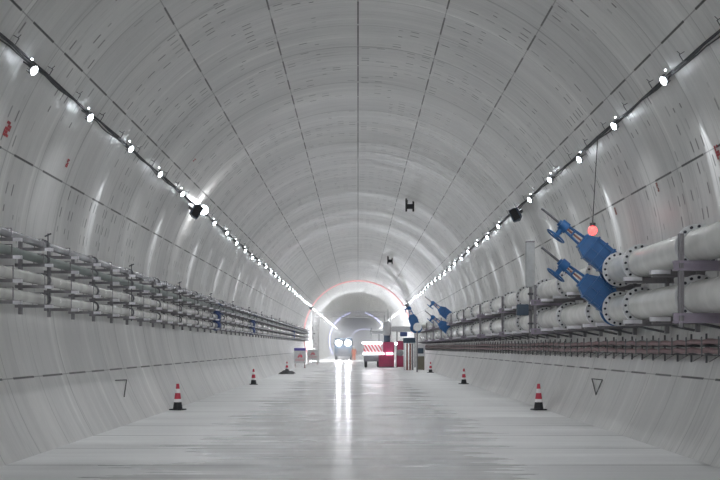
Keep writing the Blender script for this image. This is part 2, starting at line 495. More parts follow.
def make_valve(tilt=math.radians(-51)):
    """gate valve: body round the pipe, tall blade housing tilted into the tunnel, yoke, gearbox, wheel and stem"""
    e = empty('gate_valve')
    T = Matrix.Rotation(tilt, 4, 'Y')
    b = MB()
    poly = []
    pass
    poly += [(-.22, .02), (.22, .02), (.26, .12), (.26, .72), (.17, .90), (-.17, .90), (-.26, .72), (-.26, .12)]
    b.prism(poly, -.10, .10, T)
    b.ring(Vector((0, -.17, 0)), Vector((0, -.09, 0)), .2, .35, 24).ring((0, .09, 0), (0, .17, 0), .2, .35, 24)
    b.build('body', M['blue'], e)
    r = MB()
    for zz in (.30, .50, .70): r.box(-.275, .275, -.14, .14, zz, zz+.035, T)
    for xx in (-.2, 0, .2): r.box(xx-.012, xx+.012, -.125, .125, .1, .74, T)
    r.build('ribs', M['blue'], e)
    g = MB().box(-.16, .16, -.12, .12, .90, .96, T, bev=.01).build('gland', M['blue'], e)
    y_ = MB()
    y_.cyl(T@Vector((-.09, 0, .95)), T@Vector((-.05, 0, 1.42)), .028, n=8).cyl(T@Vector((.09, 0, .95)), T@Vector((.05, 0, 1.42)), .028, n=8)
    y_.box(-.08, .08, -.05, .05, 1.16, 1.20, T); y_.build('yoke', M['blue'], e)
    MB().cyl(T@Vector((0, 0, .95)), T@Vector((0, 0, 1.40)), .02, n=8).build('stem_thread', M['rust'], e)
    gb = MB().cyl(T@Vector((0, 0, 1.33)), T@Vector((0, 0, 1.50)), .115, n=14).cyl(T@Vector((0, 0, 1.50)), T@Vector((0, 0, 1.55)), .07, n=12)
    gb.cyl(T@Vector((0, 0, 1.42)), T@Vector((-.22, 0, 1.42)), .055, n=10)
    gear = gb.build('gearbox', M['blue'], e)
    MB().cyl(T@Vector((0, 0, 1.55)), T@Vector((0, 0, 2.0)), .026, n=8).build('stem', M['steel_dark'], e)
    w = MB(); c = Vector((-.26, 0, 1.42)); pts = []
    for k in range(21):
        t = 2*PI*k/20; pts.append(T@(c+Vector((0, .21*math.cos(t), .21*math.sin(t)))))
    w.tube(pts, .018, 6)
    for k in range(4):
        t = PI/2*k+.4; w.cyl(T@c, T@(c+Vector((0, .21*math.cos(t), .21*math.sin(t)))), .012, n=5)
    w.cyl(T@Vector((-.22, 0, 1.42)), T@Vector((-.29, 0, 1.42)), .04, n=8)
    w.build('handwheel', M['blue'], e)
    return e
v0 = make_valve()
for i, (y, row, lab) in enumerate(((25.5, 0, 'nearest upper blue gate valve on the right pipes, beside the red beacon'), (25.5, 1, 'nearest lower blue gate valve on the right pipes, below the beacon valve'),
        (70, 0, 'farther upper blue gate valve on the right pipeline'), (70, 1, 'farther lower blue gate valve on the right pipeline'))):
    o = v0 if i == 0 else copy_tree(v0)
    o.location = (PX, y, PZ[row]); tag(o, lab, 'valve')
# valve on the cross pipe near the pump station
v2 = make_valve(math.radians(-16)); v2.location = (4.0, 86.0, 3.0); v2.scale = (1.2, 1.2, 1.0)
tag(v2, 'farthest blue gate valve with upright stem, above the rusty columns', 'valve')
e = empty('branch_pipe', (0, 0, 0)); tag(e, 'grey-white branch pipe carrying the farthest upright blue valve towards the wall pipes', 'pipe')
MB().tube([(4.0, 86.22, 3.05), (4.0, 88.5, 3.06), (4.06, 89.6, 3.1), (4.3, 90.5, 3.2), (4.62, 91.3, 3.27), (4.9, 91.8, 3.27), (5.1, 92.0, 3.27)], .19, 16).build('barrel', M['white_pipe'], e)
MB().tube([(4.0, 85.78, 3.05), (4.0, 84.0, 3.05)], .19, 16).build('stub', M['white_pipe'], e)
MB().ring((4.0, 83.96, 3.05), (4.0, 84.01, 3.05), .01, .28).build('end_flange', M['flange'], e)
MB().box(3.95, 4.05, 84.6, 84.7, 0, 2.87).box(3.8, 4.2, 84.5, 84.8, 2.82, 2.87).build('stand', M['steel'], e)

# brackets under the right pipes
def make_rbracket():
    e = empty('pipe_bracket')
    MB().box(5.70, 5.77, -.05, .05, 1.95, 3.36, bev=.008).build('upright', M['steel'], e)
    for zt, xe in ((3.012, 5.86), (2.217, 5.80)):
        a = MB().box(4.96, xe, -.05, .05, zt-.03-.008, zt-.008).box(4.96, xe, -.05, .05, zt-.13, zt-.105).box(4.96, xe, -.007, .007, zt-.11, zt-.03)
        ao = a.build('arm', M['steel'], e)
        pl = MB().box(4.93, 5.26, -.075, -.05, zt-.085, zt-.012).box(4.93, 4.96, -.075, .05, zt-.085, zt-.012).build('lit_end_plate', M['plate'], ao)  # pale plate paints in the lit top of the arm
        pl['label'] = 'end plate painted pale as if lit'
    MB().cyl((5.02, 0, 2.12), (5.68, 0, 1.98), .022, n=6).build('brace', M['steel_dark'], e)
    return e
rb = make_rbracket(); first = True
for k in range(45):
    y = 14.8+2.1*k
    if any(abs(y-q) < .4 for q in (25.5, 70)): y += .6
    if abs(((y-19.0) % 7.8)) < .25: y += .3
    o = rb if first else copy_tree(rb); first = False
    o.location = (0, y, 0)
    tag(o, 'grey steel wall bracket with two arms holding the white pipes on the right wall', 'bracket', 'brackets under the right pipes')
def make_rpost():
    e = empty('support_frame')
    MB().box(4.86, 4.93, -.02, .02, 2.0, 3.42).box(4.86, 4.872, -.055, .055, 2.0, 3.42).box(4.918, 4.93, -.055, .055, 2.0, 3.42).build('post', M['steel'], e)
    for zt in (3.008, 2.213):
        MB().box(4.78, 5.84 if zt > 3 else 5.79, -.06, .06, zt-.035, zt).box(4.78, 5.84 if zt > 3 else 5.79, -.06, .06, zt-.15, zt-.12).box(4.78, 5.78, -.015, .015, zt-.13, zt-.02).build('crossbeam', M['lilac'], e)
    return e
rp = make_rpost()
for k in range(10):
    y = 18.95+7.8*k
    if k == 1: continue
    o = rp if k == 0 else copy_tree(rp)
    o.location = (0, y, 0)
    if k == 0: tag(o, 'nearest upright steel support frame with lilac crossbeams at the right pipes', 'support frame')
    else: tag(o, 'upright steel support frame at the right pipes beyond the near blue valves', 'support frame', 'far support frames of the right pipes')

# cable rack at eye height
def make_hanger():
    e = empty('cable_hanger')
    MB().box(5.66, 5.69, -.012, .012, 1.44, 1.92).build('strip', M['steel_dark'], e)
    MB().box(5.34, 5.68, -.02, .02, 1.70, 1.715).box(5.34, 5.68, -.02, .02, 1.565, 1.58).box(5.335, 5.35, -.02, .02, 1.56, 1.86).build('hook', M['steel_dark'], e)
    MB().cyl((5.62, 0, 1.56), (5.42, -.15, 1.47), .007, n=5).build('stay', M['steel'], e)
    return e
hg = make_hanger()
for k in range(100):
    o = hg if k == 0 else copy_tree(hg)
    o.location = (0, 13+.92*k, 0)
    tag(o, 'thin dark hanger of the cable rack low on the right wall', 'cable hanger', 'hangers of the right cable rack')
def wavy(x, z, amp, ph, y0=10, y1=112, st=.46):
    pts = []; y = y0
    while y < y1:
        pts.append((x+.008*math.sin(y*1.3+ph), y, z+amp*math.sin(y*2*PI/.92+ph)+.012*math.sin(y*.7+ph))); y += st*.5 if y < 50 else st*2
    return pts
for (x, z, r, m, amp, lab, nm) in ((5.44, 1.775, .042, 'redhose', .010, 'upper reddish-brown hose on the right cable rack', 'hose'), (5.44, 1.632, .045, 'redhose', .012, 'lower reddish-brown hose on the right cable rack', 'hose'),
        (5.56, 1.74, .024, 'cable', .012, 'upper black cable behind the red hoses on the right rack', 'cable'), (5.56, 1.61, .026, 'cable', .014, 'lower black cable behind the red hoses on the right rack', 'cable'),
        (5.60, 1.80, .018, 'green_pipe', .012, 'thin green-grey cable at the back of the right rack', 'cable')):
    tag(MB().tube(wavy(x, z, amp, x*9+z*5), r, 8).build(nm, M[m]), lab, nm)

# ------------------------------------------------------------------ left side: four rows of smaller pipes
LX = -5.4
LROWS = ((3.45, .066, 'steel_pipe', 'topmost'), (3.19, .075, 'green_pipe', 'second'), (2.845, .094, 'grey_pipe', 'third'), (2.515, .094, 'grey_pipe', 'lowest'))
desc = {'steel_pipe': 'thin steel', 'green_pipe': 'green-grey', 'grey_pipe': 'pale grey'}
for ri, (z, r, m, nm) in enumerate(LROWS):
    pr = make_section(3.98, r, r+.03, m, 'steel_dark', 0, 14, 'pipe_section', .02)
    for k in range(32):
        o = pr if k == 0 else copy_tree(pr)
        y = 9.5+4*k
        o.location = (LX, y, z)
        tag(o, '%s flanged pipe section in the %s row on the left wall' % (desc[m], nm), 'pipe', '%s row of left pipes' % nm)
def make_lbracket(rod):
    e = empty('pipe_bracket')
    MB().box(-5.74, -5.68, -.04, .04, 2.25, 3.62).build('upright', M['steel'], e)
    for z, r, m, nm in LROWS:
        zt = z-r
        a = MB().box(-5.80, -5.17, -.03, .03, zt-.055, zt-.003).build('arm', M['steel'], e)
        p = MB().box(-5.29, -5.16, -.05, -.03, zt-.065, zt-.01).box(-5.175, -5.16, -.05, .03, zt-.065, zt-.01).build('lit_end_plate', M['plate'], a)  # lit tip of the arm, put in as pale colour
        p['label'] = 'end plate painted pale as if lit'
        u = MB().box(LX-r-.016, LX-r-.002, -.007, .007, zt, z+r*.4).box(LX+r+.002, LX+r+.016, -.007, .007, zt, z+r*.4).box(LX-r-.016, LX+r+.016, -.007, .007, z+r+.002, z+r+.016)
        u.box(LX-r-.016, LX-r-.002, -.007, .007, z+r*.3, z+r+.016).box(LX+r+.002, LX+r+.016, -.007, .007, z+r*.3, z+r+.016).build('clamp', M['steel'], e)
    if rod:
        MB().cyl((-5.245, 0, 2.30), (-5.245, 0, 3.62), .012, n=6).cyl((-5.30, 0, 3.57), (-5.19, 0, 3.62), .014, n=6).build('hanger_rod', M['steel_dark'], e)
    return e
lb = (make_lbracket(False), make_lbracket(True)); used = [False, False]
for k in range(62):
    i = 1 if k % 4 == 3 else 0
    o = copy_tree(lb[i]) if used[i] else lb[i]; used[i] = True
    o.location = (0, 15.3+1.95*k, 0)
    tag(o, ('grey steel bracket with four arms under the left pipes', 'grey steel bracket with four arms and a dark hanger rod under the left pipes')[i], 'bracket', ('plain brackets', 'brackets with hanger rods')[i]+' on the left wall')
# blue valves in the two lower left rows
def make_small_valve():
    e = empty('small_valve')
    MB().lathe([(.09, -.2), (.15, -.2), (.15, -.16), (.13, -.15), (.17, -.08), (.18, 0), (.17, .08), (.13, .15), (.15, .16), (.15, .2), (.09, .2)], 14, 'y').cyl((0, 0, 0), (.05, 0, .20), .11, n=12).build('body', M['blue_dark'], e)
    MB().cyl((.05, 0, .2), (.17, 0, .42), .02, n=6).build('stem', M['steel_dark'], e)
    pts = [Vector((.16, 0, .40))+Vector((.1*math.cos(t)*.9, .1*math.sin(t), -.1*math.cos(t)*.45)) for t in [2*PI*k/12 for k in range(13)]]
    MB().tube(pts, .014, 5).cyl(pts[0], pts[6], .01, n=5).cyl(pts[3], pts[9], .01, n=5).build('handwheel', M['blue_dark'], e)
    return e
sv = make_small_valve(); first = True
for y, w in ((47.5, 'nearest'), (63.5, 'middle'), (103.5, 'farthest')):
    for row, z in ((2, 'third'), (3, 'lowest')):
        o = sv if first else copy_tree(sv); first = False
        o.location = (LX, y, LROWS[row][0]); o.scale = (1.15,)*3
        tag(o, '%s dark blue valve in the %s row of the left pipes' % (w, z), 'valve')

# ------------------------------------------------------------------ antenna, beacon, box at the right pipes
e = empty('panel_antenna', (4.955, 36.0, 0)); tag(e, 'upright light grey panel antenna on a pole beside the right pipes', 'antenna')
MB().box(-.13, .13, -.08, .08, 3.42, 4.72, bev=.03).build('housing', M['greybox'], e)
MB().box(-.132, .132, -.082, .082, 4.70, 4.76, bev=.02).build('cap', M['steel'], e)
MB().cyl((.02, .04, 2.0), (.02, .04, 3.5), .05, n=12).build('pole', M['steel'], e)
MB().box(-.06, .11, -.02, .1, 2.35, 2.40).box(-.06, .11, -.02, .1, 3.2, 3.26).box(.0, .9, .02, .08, 2.10, 2.16).build('clamp', M['steel_dark'], e)
e = empty('junction_box', (4.70, 35.7, 0)); tag(e, 'small dark blue-grey control box fixed left of the antenna pole', 'box')
MB().box(-.17, .17, -.08, .08, 2.60, 2.92, bev=.02).build('case', M['bluegrey'], e)
MB().box(-.14, .14, -.09, -.078, 2.64, 2.88).build('door', M['bluegrey'], e)
MB().box(.10, .26, .05, .10, 2.72, 2.78).build('mount', M['steel_dark'], e)
e = empty('warning_beacon', (4.90, 26.1, 4.13)); tag(e, 'glowing red warning beacon hanging on a wire above the near blue valve', 'beacon')
MB().cyl((0, 0, .10), (0, 0, .16), .06, n=14).build('base', M['steel_dark'], e)
MB().lathe([(.001, -.10), (.05, -.085), (.085, -.045), (.10, 0), (.09, .045), (.06, .085), (.001, .10)], 16).build('lens', M['beacon'], e)
MB().cyl((0, 0, .16), (.105, 0, 1.98), .009, n=5).build('wire', M['cable'], e)

# brackets hanging at the crown
def make_h(e):
    MB().box(-.20, -.12, -.03, .03, -.50, .10).box(.12, .20, -.03, .03, -.50, -.02).build('side_bar', M['black'], e)
    MB().box(-.15, .15, -.10, .10, -.38, -.16, bev=.02).build('box', M['black'], e)
    MB().box(-.11, -.08, -.02, .02, -.14, .03).build('rod', M['black'], e)
for (y, x, lab) in ((57, 2.36, 'nearer small black H-shaped hanger right of the roof crown'), (93, 2.38, 'farther small black H-shaped hanger at the roof')):
    e = empty('roof_hanger', (x, y, ZC+math.sqrt((R-.02)**2-x*x)-.02)); make_h(e); tag(e, lab, 'hanger')

# ------------------------------------------------------------------ LED arcs on the lining
def arc(name, y, r, m, a0, a1, lab, rr=R-.06):
    pts = [onwall(1, math.radians(a0+(a1-a0)*k/70), rr, y) for k in range(71)]
    mb = MB()
    vs = []
    for p in pts:
        v = Vector(p); c = Vector((xoff(y), y, ZC)); d = (v-c).normalized()
        vs += [v-Vector((0, r, 0)), v-d*r*1.2, v+Vector((0, r, 0)), v+d*.03]
    fs = [(k*4+i, k*4+(i+1) % 4, k*4+4+(i+1) % 4, k*4+4+i) for k in range(70) for i in range(4)]
    mb.add(vs, fs, True)
    tag(mb.build(name, M[m]), lab, 'light strip')
arc('light_arc', 134.5, .085, 'ledpink', -118, 88, 'pink glowing light strip arching over the tunnel at the gantry')
arc('light_arc', 254, .09, 'ledblue', -118, 118, 'nearer blue-violet light strip arch deep in the tunnel')
arc('light_arc', 488, .16, 'ledblue', -118, 118, 'farther smaller blue-violet light strip arch deep in the tunnel')

# ------------------------------------------------------------------ cones
def make_cone():
    e = empty('traffic_cone')
    MB().box(-.18, .18, -.18, .18, 0, .035, bev=.012).build('base', M['black'], e)
    def band(z0, z1, m, nm):
        r = lambda z: .135-.098*(z/.70)
        return MB().lathe([(r(z0), z0), (r(z1), z1)], 20).build(nm, M[m], e)
    band(.03, .215, 'black', 'lower_sleeve'); band(.215, .30, 'cone_white', 'reflective_band')
    band(.30, .46, 'cone_red', 'body'); band(.46, .575, 'cone_white', 'reflective_band'); band(.575, .69, 'cone_red', 'tip')
    MB().lathe([(.041, .69), (.034, .71), (.001, .712)], 16).build('cap', M['cone_red'], e)
    return e
cp = make_cone(); first = True
for x, y, lab in ((-4.86, 33.7, 'nearest red and white cone with black base on the left roadside'), (4.87, 33.7, 'nearest red and white cone with black base on the right roadside'),
        (-4.72, 56.5, 'second red and white cone on the left roadside'), (4.86, 57.4, 'second red and white cone on the right roadside'),
        (-4.83, 85, 'farthest cone on the left roadside, by the dark heap'), (4.8, 82.7, 'farthest cone on the right roadside, before the cabinets')):
    o = cp if first else copy_tree(cp); first = False
    o.location = (x, y, 0); o.rotation_euler = (0, 0, random.uniform(0, 1.5)); tag(o, lab, 'cone')

# low dark heap of tarpaulin at the left kerb
mb = MB(); vs = []; nx, ny = 16, 14
for j in range(ny+1):
    for i in range(nx+1):
        a = i/nx; b = j/ny
        h = .30*math.sin(PI*a)**.6*math.sin(PI*b)**.5*(.65+.35*math.sin(a*9+b*5)*math.cos(b*11))
        vs.append((-5.0+.95*a+.05*math.sin(b*9), 78+3.0*b+.1*math.sin(a*13), max(0.004, h)))
mb.add(vs, [(j*(nx+1)+i, j*(nx+1)+i+1, (j+1)*(nx+1)+i+1, (j+1)*(nx+1)+i) for j in range(ny) for i in range(nx)], True)
tag(mb.build('tarpaulin', M['black']), 'low crumpled black tarpaulin heap at the left kerb', 'tarpaulin')

# ------------------------------------------------------------------ warning signs on the left
def make_sign(w, z0, z1, head):
    e = empty('warning_sign')
    MB().box(-w/2, w/2, -.02, .02, z0, z1).build('panel', M['white'], e)
    if head:
        MB().box(-w/2, w/2, -.03, -.021, z1-.22, z1).build('header', M['violet'], e)
    p = MB(); c = (z0+z1)/2+(.0 if head else .12); k = w*.24
    p.prism([(-k, c-.12), (-k*.55, c-.02), (-k*.5, c+.12), (-k*.1, c+.02), (0, c+.27), (k*.25, c+.05), (k*.55, c+.12), (k*.9, c-.03), (k, c-.12), (k*.4, c-.17), (0, c-.05), (-k*.4, c-.17)], -.03, -.021)
    p.build('flame_symbol', M['pink'], e)
    t = MB(); rg = random.Random(3)
    for rr_, zz in enumerate((c-.28, c-.40)):
        x = -w*.38
        while x < w*.36:
            q = rg.uniform(.05, .09)
            t.box(x, x+q, -.03, -.021, zz, zz+.018).box(x+q*.4, x+q*.55, -.03, -.021, zz-.03, zz+.05).box(x, x+q, -.03, -.021, zz-.03, zz-.015)
            x += q+.03
    t.build('lettering', M['pink'], e)
    MB().box(-w/2+.05, -w/2+.1, .02, .06, .0, z1-.1).box(w/2-.1, w/2-.05, .02, .06, .0, z1-.1).box(-w/2+.02, -w/2+.13, -.25, .3, 0, .04).box(w/2-.13, w/2-.02, -.25, .3, 0, .04).build('stand', M['rust'], e)
    return e
s1 = make_sign(.94, .36, 1.62, True); s1.location = (-4.74, 102, 0)
tag(s1, 'white warning sign with violet header and red flame, left of the pair', 'sign')
s2 = make_sign(1.05, .42, 1.45, False); s2.location = (-4.50, 124, 0)
tag(s2, 'plain white warning sign with red print, right of the pair', 'sign')

# ------------------------------------------------------------------ truss gantry
GY = 135.0
def truss(mb, p0, p1, w, d, n, r=.045):
    p0 = Vector(p0); p1 = Vector(p1); ax = (p1-p0)/n
    a = Vector((0, 1, 0))*d/2; dirn = ax.normalized(); b = dirn.cross(Vector((0, 1, 0))).normalized()*w/2
    cs = [a+b, a-b, -a-b, -a+b]
    for c in cs: mb.cyl(p0+c, p1+c, r, n=6)
    for k in range(n+1):
        q = p0+ax*k
        for i in range(4): mb.cyl(q+cs[i], q+cs[(i+1) % 4], r*.6, n=5, caps=False)
        if k < n:
            mb.cyl(q+cs[0], q+ax+cs[1], r*.6, n=5, caps=False); mb.cyl(q+cs[2], q+ax+cs[3], r*.6, n=5, caps=False)
e = empty('truss_gantry', (0, GY, 0)); tag(e, 'pale steel lattice gantry spanning the roadway deep in the tunnel', 'gantry')
for nm, x in (('left_column', -4.55), ('right_column', 3.25)):
    mb = MB(); truss(mb, (x, 0, .05), (x, 0, 5.2), .62, .62, 9, .06); mb.box(x-.4, x+.4, -.4, .4, 0, .05); mb.build('column', M['white'], e)
mb = MB(); truss(mb, (-4.9, 0, 5.2), (3.6, 0, 5.2), .5, .6, 14, .06); mb.build('beam', M['white'], e)
MB().box(-4.95, -4.84, -.40, -.31, 2.5, 3.9, bev=.02).box(-4.95, -4.6, -.34, -.28, 3.1, 3.2).build('control_box', M['black'], e)

# ------------------------------------------------------------------ truck with bright lamps in the distance
TY = 166.0
e = empty('truck', (-1.95, TY, 0)); tag(e, 'distant dark truck facing the camera with two dazzling headlamps', 'truck')
MB().prism([(-1.15, .55), (1.15, .55), (1.15, 2.2), (1.02, 2.85), (-1.02, 2.85), (-1.15, 2.2)], 0, 1.9).build('cab', M['bluegrey'], e)
MB().box(-.98, .98, -.02, 0, 1.95, 2.70).build('windscreen', M['glass'], e)
MB().box(-1.2, 1.2, -.18, .05, .45, .85, bev=.04).build('bumper', M['steel_dark'], e)
MB().box(-.7, .7, -.03, 0, .95, 1.5).build('grille', M['steel_dark'], e)
MB().box(-1.2, 1.2, 2.1, 7.5, .9, 2.9, bev=.05).build('cargo_body', M['bluegrey'], e)
MB().box(-.45, .45, 0, 7.4, .55, .9).build('chassis', M['steel_dark'], e)
for x in (-1.0, 1.0):
    for y in (.9, 5.2, 6.5):
        MB().lathe([(.001, -.14), (.28, -.14), (.48, -.12), (.5, -.08), (.5, .08), (.48, .12), (.28, .14), (.001, .14)], 20, 'x', (x, y, .5)).build('wheel', M['black'], e)
    MB().box(x*1.22-.05, x*1.22+.05, -.15, -.05, 1.9, 2.5).box(min(x*1.1, x*1.22), max(x*1.1, x*1.22), -.1, .05, 2.4, 2.44).build('mirror', M['black'], e)
MB().box(-.95, .95, -.22, -.10, 2.1, 2.35, bev=.02).box(-.9, -.85, -.15, .02, 2.15, 2.2).box(.85, .9, -.15, .02, 2.15, 2.2).build('lamp_bar', M['steel_dark'], e)
for x in (-.62, .62):
    MB().sphere((x, -.24, 2.23), .40, .10, .40, 18, 10).build('headlamp', M['headlens'], e)
for x in (-.62, .62):
    l = bpy.data.lights.new('headlamp_light', 'SPOT'); l.energy = 420; l.shadow_soft_size = .22; l.color = (.88, .91, 1); l.spot_size = math.radians(168); l.spot_blend = .4
    lo = bpy.data.objects.new('headlamp_light', l); COL.objects.link(lo); lo.parent = e; lo.location = (x, -.65, 2.25); lo.rotation_euler = (math.radians(95), 0, math.radians(180))

# ------------------------------------------------------------------ pump station on the right
SY = 103.5
# striped service cart with light bars
e = empty('service_cart', (1.2, SY, 0)); tag(e, 'low service cart with red and white striped side and two glaring light bars', 'cart')
MB().box(-.72, .75, 0.0, 2.6, .50, 1.15, bev=.04).build('chassis', M['steel_dark'], e)
MB().box(-.74, .78, -.04, 0, 1.30, 1.92).build('striped_board', M['stripe'], e)
MB().box(-.74, .78, -.01, .05, 1.1, 1.32).box(-.74, -.68, 0, .06, 1.1, 2.1).box(.72, .78, 0, .06, 1.1, 2.1).box(-.74, .78, 0, 2.6, 1.95, 2.0).box(-.74, -.70, 2.54, 2.6, 1.1, 2.0).box(.74, .78, 2.54, 2.6, 1.1, 2.0).build('frame', M['steel'], e)
for z, xa, xb in ((2.03, -.85, .80), (1.14, -.80, .95)):
    MB().cyl((xa, -.10, z), (xb, -.10, z), .075, n=10).build('light_bar', M['tube'], e)
for x in (-.55, .5):
    for y in (.45, 2.1):
        MB().lathe([(.001, -.12), (.2, -.12), (.33, -.10), (.36, -.06), (.36, .06), (.33, .10), (.2, .12), (.001, .12)], 18, 'x', (x, y, .36)).build('wheel', M['black'], e)
# red pump housings
e = empty('pump_unit', (0, SY-.3, 0)); tag(e, 'large crimson pump housing beside the striped cart', 'pump')
MB().box(1.72, 2.98, -.1, 2.0, .06, 1.08, bev=.08).build('lower_casing', M['red'], e)
MB().box(2.06, 3.0, 0, 1.8, 1.22, 2.12, bev=.10).build('upper_casing', M['red'], e)
MB().box(2.1, 2.95, .2, 1.7, 1.0, 1.3).build('neck', M['steel_dark'], e)
MB().box(1.7, 3.0, -.12, 2.1, 0, .08).build('skid', M['steel_dark'], e)
mb = MB()
for k in range(9): mb.cyl((1.82+.13*k, -.13, .25), (1.82+.13*k, -.10, .25), .02, n=6).cyl((1.82+.13*k, -.13, .92), (1.82+.13*k, -.10, .92), .02, n=6)
mb.build('bolts', M['steel_dark'], e)
MB().cyl((2.35, -.15, 1.15), (2.85, -.15, 1.15), .075, n=10).build('light_bar', M['tube'], e)
e = empty('pump_unit', (0, SY-.2, 0)); tag(e, 'smaller crimson housing with dark fittings behind the lamp post', 'pump')
MB().box(3.15, 3.85, 0.1, 1.6, .05, 1.0, bev=.06).build('lower_casing', M['red'], e)
MB().box(3.25, 3.85, .2, 1.5, 1.45, 2.2, bev=.06).build('upper_casing', M['red'], e)
MB().lathe([(.001, 0), (.26, 0), (.28, .04), (.28, .5), (.001, .5)], 18, 'y', (3.5, -.02, 1.22)).build('motor', M['steel'], e)
# lamp post with globe
e = empty('lamp_post', (3.12, SY-1.2, 0)); tag(e, 'thin white post with a round lamp before the crimson housings', 'lamp')
MB().cyl((0, 0, .03), (0, 0, 1.9), .035, n=8).cyl((0, 0, 0), (0, 0, .03), .16, n=14).build('post', M['white'], e)
MB().sphere((0, 0, 1.98), .11).build('globe', M['tube'], e)
# riser and cross duct
e = empty('pipe_riser', (0, SY+.5, 0)); tag(e, 'pale grey riser vessel with mast standing on the pump station', 'riser')
MB().lathe([(.001, 2.66), (.30, 2.66), (.33, 2.72), (.33, 3.62), (.27, 3.75), (.12, 3.84), (.001, 3.84)], 20, 'z', (2.42, .2, 0)).build('vessel', M['greybox'], e)
MB().cyl((2.42, .2, 2.1), (2.42, .2, 2.66), .27, n=18).build('pedestal', M['bluegrey'], e)
MB().cyl((2.50, .2, 3.84), (2.50, .2, 4.8), .04, n=8).cyl((2.20, .2, 3.74), (2.20, .2, 4.4), .03, n=8).build('mast', M['greybox'], e)
MB().cyl((2.12, .2, 2.92), (1.05, .2, 2.95), .13, n=14).ring((1.05, .2, 2.95), (1.0, .2, 2.95), .05, .2).cyl((1.1, .2, 2.1), (1.1, .2, 3.3), .04, n=8).cyl((1.75, .2, 2.0), (1.75, .2, 2.95), .04, n=8).build('side_pipe', M['greybox'], e)
e = empty('cross_duct', (0, SY+.7, 0)); tag(e, 'grey cross duct running from the riser to the right wall', 'duct')
MB().box(2.78, 5.0, -.2, .2, 2.98, 3.42, bev=.05).build('duct', M['greybox'], e)
MB().box(3.2, 3.3, -.1, .1, 0, 2.98).box(4.7, 4.8, -.1, .1, 0, 2.98).build('leg', M['steel'], e)
MB().box(3.5, 4.1, -.26, .1, 2.58, 2.95, bev=.04).build('control_box', M['blue_dark'], e)
# cluster of rusty columns and cabinet
CY = 92.0
for i, (x, m, h) in enumerate(((3.42, 'white', 2.25), (3.62, 'rust', 2.2), (3.84, 'rust', 2.2), (4.02, 'steel', 2.2))):
    o = MB().cyl((0, 0, .02), (0, 0, h-.25), .072, n=12).box(-.11, .11, -.11, .11, 0, .02).box(-.10, .10, -.10, .10, h-.25, h-.23).build('column', M[m]); o.location = (x, CY+.1*(i % 2), 0)
    tag(o, ('white painted short column, leftmost under the blue-grey box', 'rusty red short column beside the white one', 'rusty red short column, right one of the two', 'grey steel short column, rightmost under the blue-grey box')[i], 'column')
e = empty('control_cabinet', (3.78, CY+.05, 1.985)); tag(e, 'wide blue-grey box lying across the four short columns', 'cabinet')
MB().box(-.46, .46, -.2, .2, 0, .40, bev=.04).build('case', M['bluegrey'], e)
MB().box(-.40, .40, -.215, -.2, .06, .34).build('door', M['bluegrey'], e)
e = empty('equipment_cabinet', (4.60, CY, 0)); tag(e, 'olive cabinet with a white box on top right of the columns', 'cabinet')
MB().box(-.28, .28, -.22, .22, .03, 1.02, bev=.02).build('body', M['olive'], e)
MB().box(-.25, -.01, -.235, -.22, .08, .97).build('door', M['olive'], e); MB().box(.01, .25, -.235, -.22, .08, .97).build('door', M['olive'], e)
MB().box(-.27, -.2, -.2, .2, 0, .03).box(.2, .27, -.2, .2, 0, .03).build('foot', M['black'], e)
e = empty('meter_box', (4.60, CY, 1.02)); tag(e, 'white meter box standing on the olive cabinet', 'box')
MB().box(-.31, .33, -.2, .2, 0, .88, bev=.03).build('case', M['white'], e)
MB().box(-.33, .35, -.22, .22, .80, .92, bev=.02).build('lid', M['white'], e)
MB().box(-.2, .2, -.21, -.2, .2, .6).build('window', M['bluegrey'], e)

# ------------------------------------------------------------------ worker in orange clothes
def skin(name, joints, edges, radii, m, parent, root=0):
    me = bpy.data.meshes.new(name); me.from_pydata(joints, edges, []); me.materials.append(m)
    o = bpy.data.objects.new(name, me); COL.objects.link(o)
    if parent: o.parent = parent
    md = o.modifiers.new('skin', 'SKIN'); md.use_smooth_shade = True
    for i, r in enumerate(radii):
        me.skin_vertices[0].data[i].radius = r if isinstance(r, tuple) else (r, r)
        me.skin_vertices[0].data[i].use_root = (i == root)
    s = o.modifiers.new('sub', 'SUBSURF'); s.levels = 1; s.render_levels = 1
    return o
e = empty('person', (-.50, 152, 0)); tag(e, 'person in orange workwear and white helmet standing on the roadway', 'person')
J = [(0,0,.95),(0,.01,1.15),(0,0,1.40),(0,0,1.50),(0,-.01,1.60),(0,-.01,1.70),
     (-.18,0,1.42),(-.25,-.02,1.15),(-.24,-.10,.92),(-.23,-.13,.83),(.18,0,1.42),(.26,-.02,1.15),(.25,-.08,.92),(.24,-.11,.83),
     (-.10,0,.90),(-.11,-.02,.50),(-.12,.02,.09),(-.12,-.14,.04),(.10,0,.90),(.11,-.03,.50),(.13,.02,.09),(.14,-.14,.04)]
E = [(0,1),(1,2),(2,3),(3,4),(4,5),(2,6),(6,7),(7,8),(8,9),(2,10),(10,11),(11,12),(12,13),(0,14),(14,15),(15,16),(16,17),(0,18),(18,19),(19,20),(20,21)]
RR = [.13,.12,.13,.055,.085,.08,.06,.045,.035,.035,.06,.045,.035,.035,.085,.055,.04,.035,.085,.055,.04,.035]
skin('body', J, E, RR, M['skin'], e)
ji = [1,2,6,7,8,10,11,12,0]; jm = {a: b for b, a in enumerate(ji)}
skin('jacket', [J[i] for i in ji], [(jm[a], jm[b]) for a, b in E if a in jm and b in jm], [(.15,.12),(.16,.12),.08,.06,.05,.08,.06,.05,(.16,.12)], M['orange'], e)
ti = [0,14,15,16,18,19,20]; tm = {a: b for b, a in enumerate(ti)}
skin('trousers', [J[i] for i in ti], [(tm[a], tm[b]) for a, b in E if a in tm and b in tm], [(.15,.12),.10,.075,.06,.10,.075,.06], M['orange'], e)
